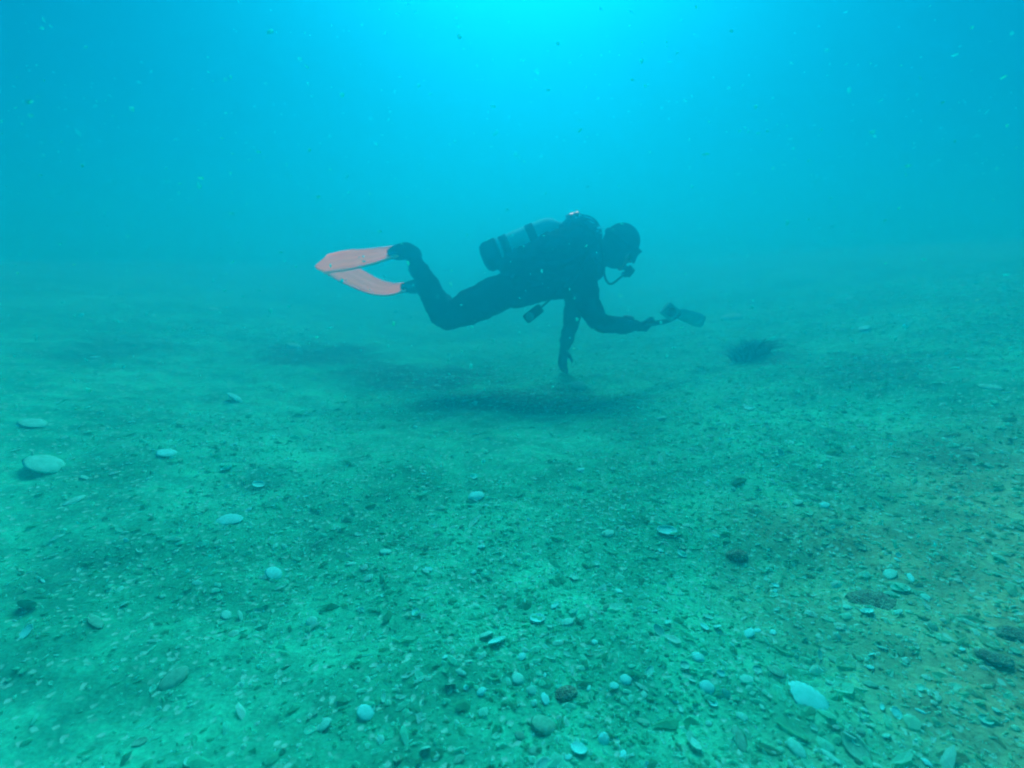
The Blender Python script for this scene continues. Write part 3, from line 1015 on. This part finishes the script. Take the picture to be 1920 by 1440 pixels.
for px, dpx in ((985, 12), (1035, 12)):
    c = W(px, 528 - (px - 985) * 0.25, YD)
    x, y, z = frame_for(tp[3] - tp[1])
    ring = []
    for cc, rr in ((-.024, .150), (-.024, .158), (.024, .158), (.024, .150)):
        ring.append([b.verts.new(c + z * cc + x * math.cos(a) * rr * 0.92 + y * math.sin(a) * rr * 1.42) for a in [2 * math.pi * k / 40 for k in range(40)]])
    for i in range(4):
        A, B = ring[i], ring[(i + 1) % 4]
        for k in range(40): b.faces.new((A[k], A[(k + 1) % 40], B[(k + 1) % 40], B[k]))
obj('waist_strap', b, M_nylon, vest, False)
b = bmesh.new()                                          # corrugated inflator hose
P, Q = smooth_path([W(1108, 455, YD - .16), W(1098, 485, YD - .25), W(1078, 520, YD - .26), W(1060, 540, YD - .24)], [0.013] * 4, 14)
tube(b, P, [0.014 + 0.003 * (i % 2) for i in range(len(P))], 12)
obj('inflator_hose', b, M_rubber, vest)

# ---- tank
tank = bpy.data.objects.new('scuba_tank', None)
T0, T1 = W(917, 481, YD), W(1028, 434, YD)
tank.location = T0
link(tank)
tag(tank, "pale scuba tank with a dark boot strapped along the diver's back", 'scuba tank')


def rel(o, parent):
    o.parent = parent
    o.matrix_parent_inverse = Matrix.Translation(parent.location).inverted()
    return o


dT = (T1 - T0).normalized()
prof = [(0.0, 0.0), (0.004, 0.06), (0.02, 0.086)]
Lc = (T1 - T0).length
pr = [(0.01, 0.060), (0.03, 0.088), (Lc * 0.5, 0.0885), (Lc - 0.02, 0.088), (Lc + 0.02, 0.082), (Lc + 0.05, 0.068), (Lc + 0.072, 0.045), (Lc + 0.085, 0.026), (Lc + 0.10, 0.024)]
b = bmesh.new(); tube(b, [T0 + dT * p[0] for p in pr], [p[1] for p in pr], 48)
rel(obj('cylinder', b, M_tank), tank)
b = bmesh.new(); tube(b, [T0 + dT * a for a in (-0.045, -0.036, -0.012, 0.07, 0.075)], [0.045, 0.078, 0.096, 0.098, 0.091], 40)
rel(obj('boot', b, M_rubber), tank)
for f in (0.30, 0.74):
    b = bmesh.new(); tube(b, [T0 + dT * (Lc * f - .025), T0 + dT * (Lc * f + .025)], [0.092, 0.092], 40)
    rel(obj('tank_band', b, M_nylon), tank)
V = T0 + dT * (Lc + 0.125)
b = bmesh.new(); tube(b, [V - dT * .03, V + dT * .03], [0.021, 0.021], 16); ell(b, V + dT * .03, (0.024,) * 3)
val = rel(obj('valve', b, M_steel), tank)
b = bmesh.new(); tube(b, [V + Vector((0, -.03, 0)), V + Vector((0, -.05, 0)), V + Vector((0, -.085, 0))], [0.012, 0.026, 0.024], 16, 1.0, Vector((1, 0, 0)))
k_ = obj('valve_knob', b, M_rubber, val)

# ---- regulator: first stage, hoses, mouthpiece
reg = bpy.data.objects.new('regulator', None)
MO = hp(0.112, 0, -0.082)
reg.location = MO; link(reg)
tag(reg, "black breathing regulator in the diver's mouth with hoses looping back to the tank", 'regulator')
FS = V + Vector((0.03, 0.0, 0.035))
b = bmesh.new(); tube(b, [FS + Vector((-.03, 0, -.01)), FS + Vector((.035, 0, .012))], [0.028, 0.026], 20); ell(b, FS + Vector((.035, 0, .012)), (.027, .027, .027))
rel(obj('first_stage', b, M_steel), reg)
b = bmesh.new()
mm = Matrix.Translation(MO + RQ @ Vector((0.032, 0, -0.004))) @ RQ.to_matrix().to_4x4() @ Matrix.Rotation(math.pi / 2, 4, 'Y')
bmesh.ops.create_cone(b, cap_ends=True, segments=32, radius1=0.036, radius2=0.030, depth=0.045, matrix=mm)
ell(b, MO + RQ @ Vector((0.02, 0, -0.035)), (0.022, 0.042, 0.016), RQ)
tube(b, [MO + RQ @ Vector((-.015, 0, 0)), MO + RQ @ Vector((.02, 0, 0))], [0.016, 0.020], 16)
bmesh.ops.transform(b, matrix=Matrix.Identity(4), verts=b.verts)
rel(obj('mouthpiece', b, M_plastic), reg)


def hose(name, pts, r, parent, mat=M_rubber):
    b = bmesh.new()
    P, Q = smooth_path(pts, [r] * len(pts), 10)
    tube(b, P, Q, 10)
    return rel(obj(name, b, mat), parent)


hose('hose', [FS + Vector((0, -.03, 0)), W(1105, 428, YD - .16), W(1128, 462, YD - .22), W(1131, 500, YD - .22), W(1136, 524, YD - .18), W(1147, 532, YD - .10), MO + RQ @ Vector((0.01, -0.05, -0.045)), MO + RQ @ Vector((0.025, -0.03, -0.012))], 0.0065, reg)
hose('hose', [FS + Vector((0.01, -.02, .02)), W(1095, 408, YD - .05), W(1118, 420, YD - .10), W(1122, 452, YD - .17), W(1105, 470, YD - .19)], 0.006, reg)
hose('hose', [FS + Vector((0.0, .03, .02)), W(1090, 403, YD + .06), W(1115, 412, YD + .12), W(1128, 440, YD + .15), W(1120, 480, YD + .18)], 0.006, reg)

# ---- dangling gauge
gauge = bpy.data.objects.new('pressure_gauge', None)
gp = W(1000, 588, YR - 0.04)
gauge.location = gp; link(gauge)
tag(gauge, "dark pressure gauge console dangling on its hose below the diver's belly", 'gauge')
gq = roty(R(40))
b = bmesh.new(); box(b, gp, (0.13, 0.034, 0.062), roty(R(-38)), 0.014)
rel(obj('console', b, M_rubber), gauge)
b = bmesh.new()
bmesh.ops.create_cone(b, cap_ends=True, segments=28, radius1=0.026, radius2=0.026, depth=0.006,
                      matrix=Matrix.Translation(gp + Vector((-0.022, -0.0185, -0.017))) @ Matrix.Rotation(math.pi / 2, 4, 'X'))
rel(obj('dial', b, M_grey), gauge)
hose('hose', [gp + Vector((.05, 0, .04)), W(1022, 570, YR - .06), W(1040, 552, YR - .10), W(1050, 530, YR - .14)], 0.006, gauge)

# ---- handheld camera with a tray grip and light arm
ch = bpy.data.objects.new('underwater_camera', None)
cp = W(1256, 584, YR + 0.22)
ch.location = cp; link(ch)
tag(ch, "boxy underwater camera on a short grip held out in front of the diver's hand", 'camera')
yc = YR + 0.22
b = bmesh.new(); box(b, cp, (0.098, 0.055, 0.098), roty(R(38)), 0.012)
hs = rel(obj('housing', b, M_grey), ch)
b = bmesh.new()
bmesh.ops.create_cone(b, cap_ends=True, segments=32, radius1=0.032, radius2=0.027, depth=0.03,
                      matrix=Matrix.Translation(cp + Vector((0, -0.038, 0))) @ Matrix.Rotation(math.pi / 2, 4, 'X'))
obj('lens_port', b, M_plastic, hs).matrix_parent_inverse = Matrix.Translation(cp).inverted()
hs.children[0].matrix_parent_inverse = Matrix.Identity(4)
b = bmesh.new(); GC = WRR + (Vector((0.82, 0.50, -0.20)).normalized() * 0.092 + Vector((0.1, 0.55, 0.80)).normalized() * 0.030) * 1.12   # inside the closed fingers
tube(b, [GC + Vector((-.035, .0, -.030)), GC, W(1246, 603, yc), W(1262, 598, yc), W(1275, 588, yc)], [0.016, 0.017, 0.017, 0.014, 0.012], 16); ell(b, GC + Vector((-.035, .0, -.030)), (.018,) * 3)
rel(obj('grip', b, M_rubber), ch)
b = bmesh.new()
A0, A1 = W(1268, 586, yc + .05), W(1318, 603, yc + .30)
tube(b, [A0, A0.lerp(A1, .15), A0.lerp(A1, .75), A1], [0.018, 0.042, 0.052, 0.046], 28, 0.35)
rel(obj('light_panel', b, M_grey), ch)

# bubbles by the hood
for i, (px, py, r, dy) in enumerate([(1123, 427, .0105, -.05), (1131, 426, .008, -.04), (1120, 433, .005, -.06), (1087, 404, .008, 0), (1080, 408, .005, 0),
                                     (1127, 437, .004, -.05), (1067, 411, .004, .02), (1116, 424, .004, -.03)]):
    b = bmesh.new()
    ell(b, Vector((0, 0, 0)), (r * 1.25, r, r * 0.75), None, 16, 10)
    o = obj('air_bubble', b, M_bubble)
    o.location = W(px, py, YD + dy - 0.1)
    tag(o, 'tiny bright air bubble behind the diver\'s head and above the vest', 'bubble', "air bubbles behind the diver's head")

# ------------------------------------------------------------------ drifting flecks


def build_motes():
    n = 3600
    y = 0.45 + 5.0 * rng.random(n) ** 0.8
    x = y * rng.uniform(-1.1, 1.1, n)
    z = CAM_H + y * rng.uniform(-0.75, 0.62, n)
    g = height(x, y)
    ok = (z > g + 0.03) & (z < 2.2)
    x, y, z = x[ok], y[ok], z[ok]
    n = len(x)
    s = np.clip(np.exp(rng.normal(math.log(0.0020), 0.55, n)), 0.0005, 0.0048) * y
    K = 5
    a = np.linspace(0, 2 * math.pi, K, endpoint=False)
    base = np.concatenate([np.stack([np.cos(a), np.sin(a), np.zeros(K)], -1), [[0, 0, 0.6], [0, 0, -0.6]]])
    co = np.repeat(base[None], n, 0)
    co *= rng.uniform(0.5, 1.3, (n, K + 2, 1))
    co[:, :, 0] *= rng.uniform(0.8, 1.7, n)[:, None]
    co = np.einsum('nij,nkj->nki', rand_rot(n, 1.5), co * s[:, None, None]) + np.stack([x, y, z], -1)[:, None, :]
    i = np.arange(K); j = (i + 1) % K
    tri = np.concatenate([np.stack([i, j, np.full(K, K)], -1), np.stack([j, i, np.full(K, K + 1)], -1)])
    f = (tri[None] + (np.arange(n) * (K + 2))[:, None, None]).reshape(-1, 3)
    o = mesh_np('suspended_particles', co.reshape(-1, 3), f, M_mote)
    tag(o, 'pale specks of silt and plankton drifting in the water', 'particles', kind='stuff')


build_motes()

# ------------------------------------------------------------------ water volume
b = bmesh.new()
box(b, Vector((0, 20, (WATER_TOP - 1.6) / 2)), (72, 62, WATER_TOP + 1.6))
m = bpy.data.materials.new('sea_water')
m.use_nodes = True
nt = m.node_tree
nt.nodes.clear()
mo = nt.nodes.new('ShaderNodeOutputMaterial')
prev = None
for i, (dens, colr, absb, g) in enumerate(WATER):
    pv = nt.nodes.new('ShaderNodeVolumePrincipled')
    pv.inputs['Color'].default_value = (*colr, 1)
    pv.inputs['Absorption Color'].default_value = (*absb, 1)
    pv.inputs['Density'].default_value = dens
    pv.inputs['Anisotropy'].default_value = g
    if prev is None:
        prev = pv.outputs[0]
    else:
        ad = nt.nodes.new('ShaderNodeAddShader')
        nt.links.new(prev, ad.inputs[0]); nt.links.new(pv.outputs[0], ad.inputs[1])
        prev = ad.outputs[0]
nt.links.new(prev, mo.inputs['Volume'])
hz_o = obj('haze', b, m, None, False)
tag(hz_o, 'turquoise sea water thick with fine silt', 'water', kind='stuff')
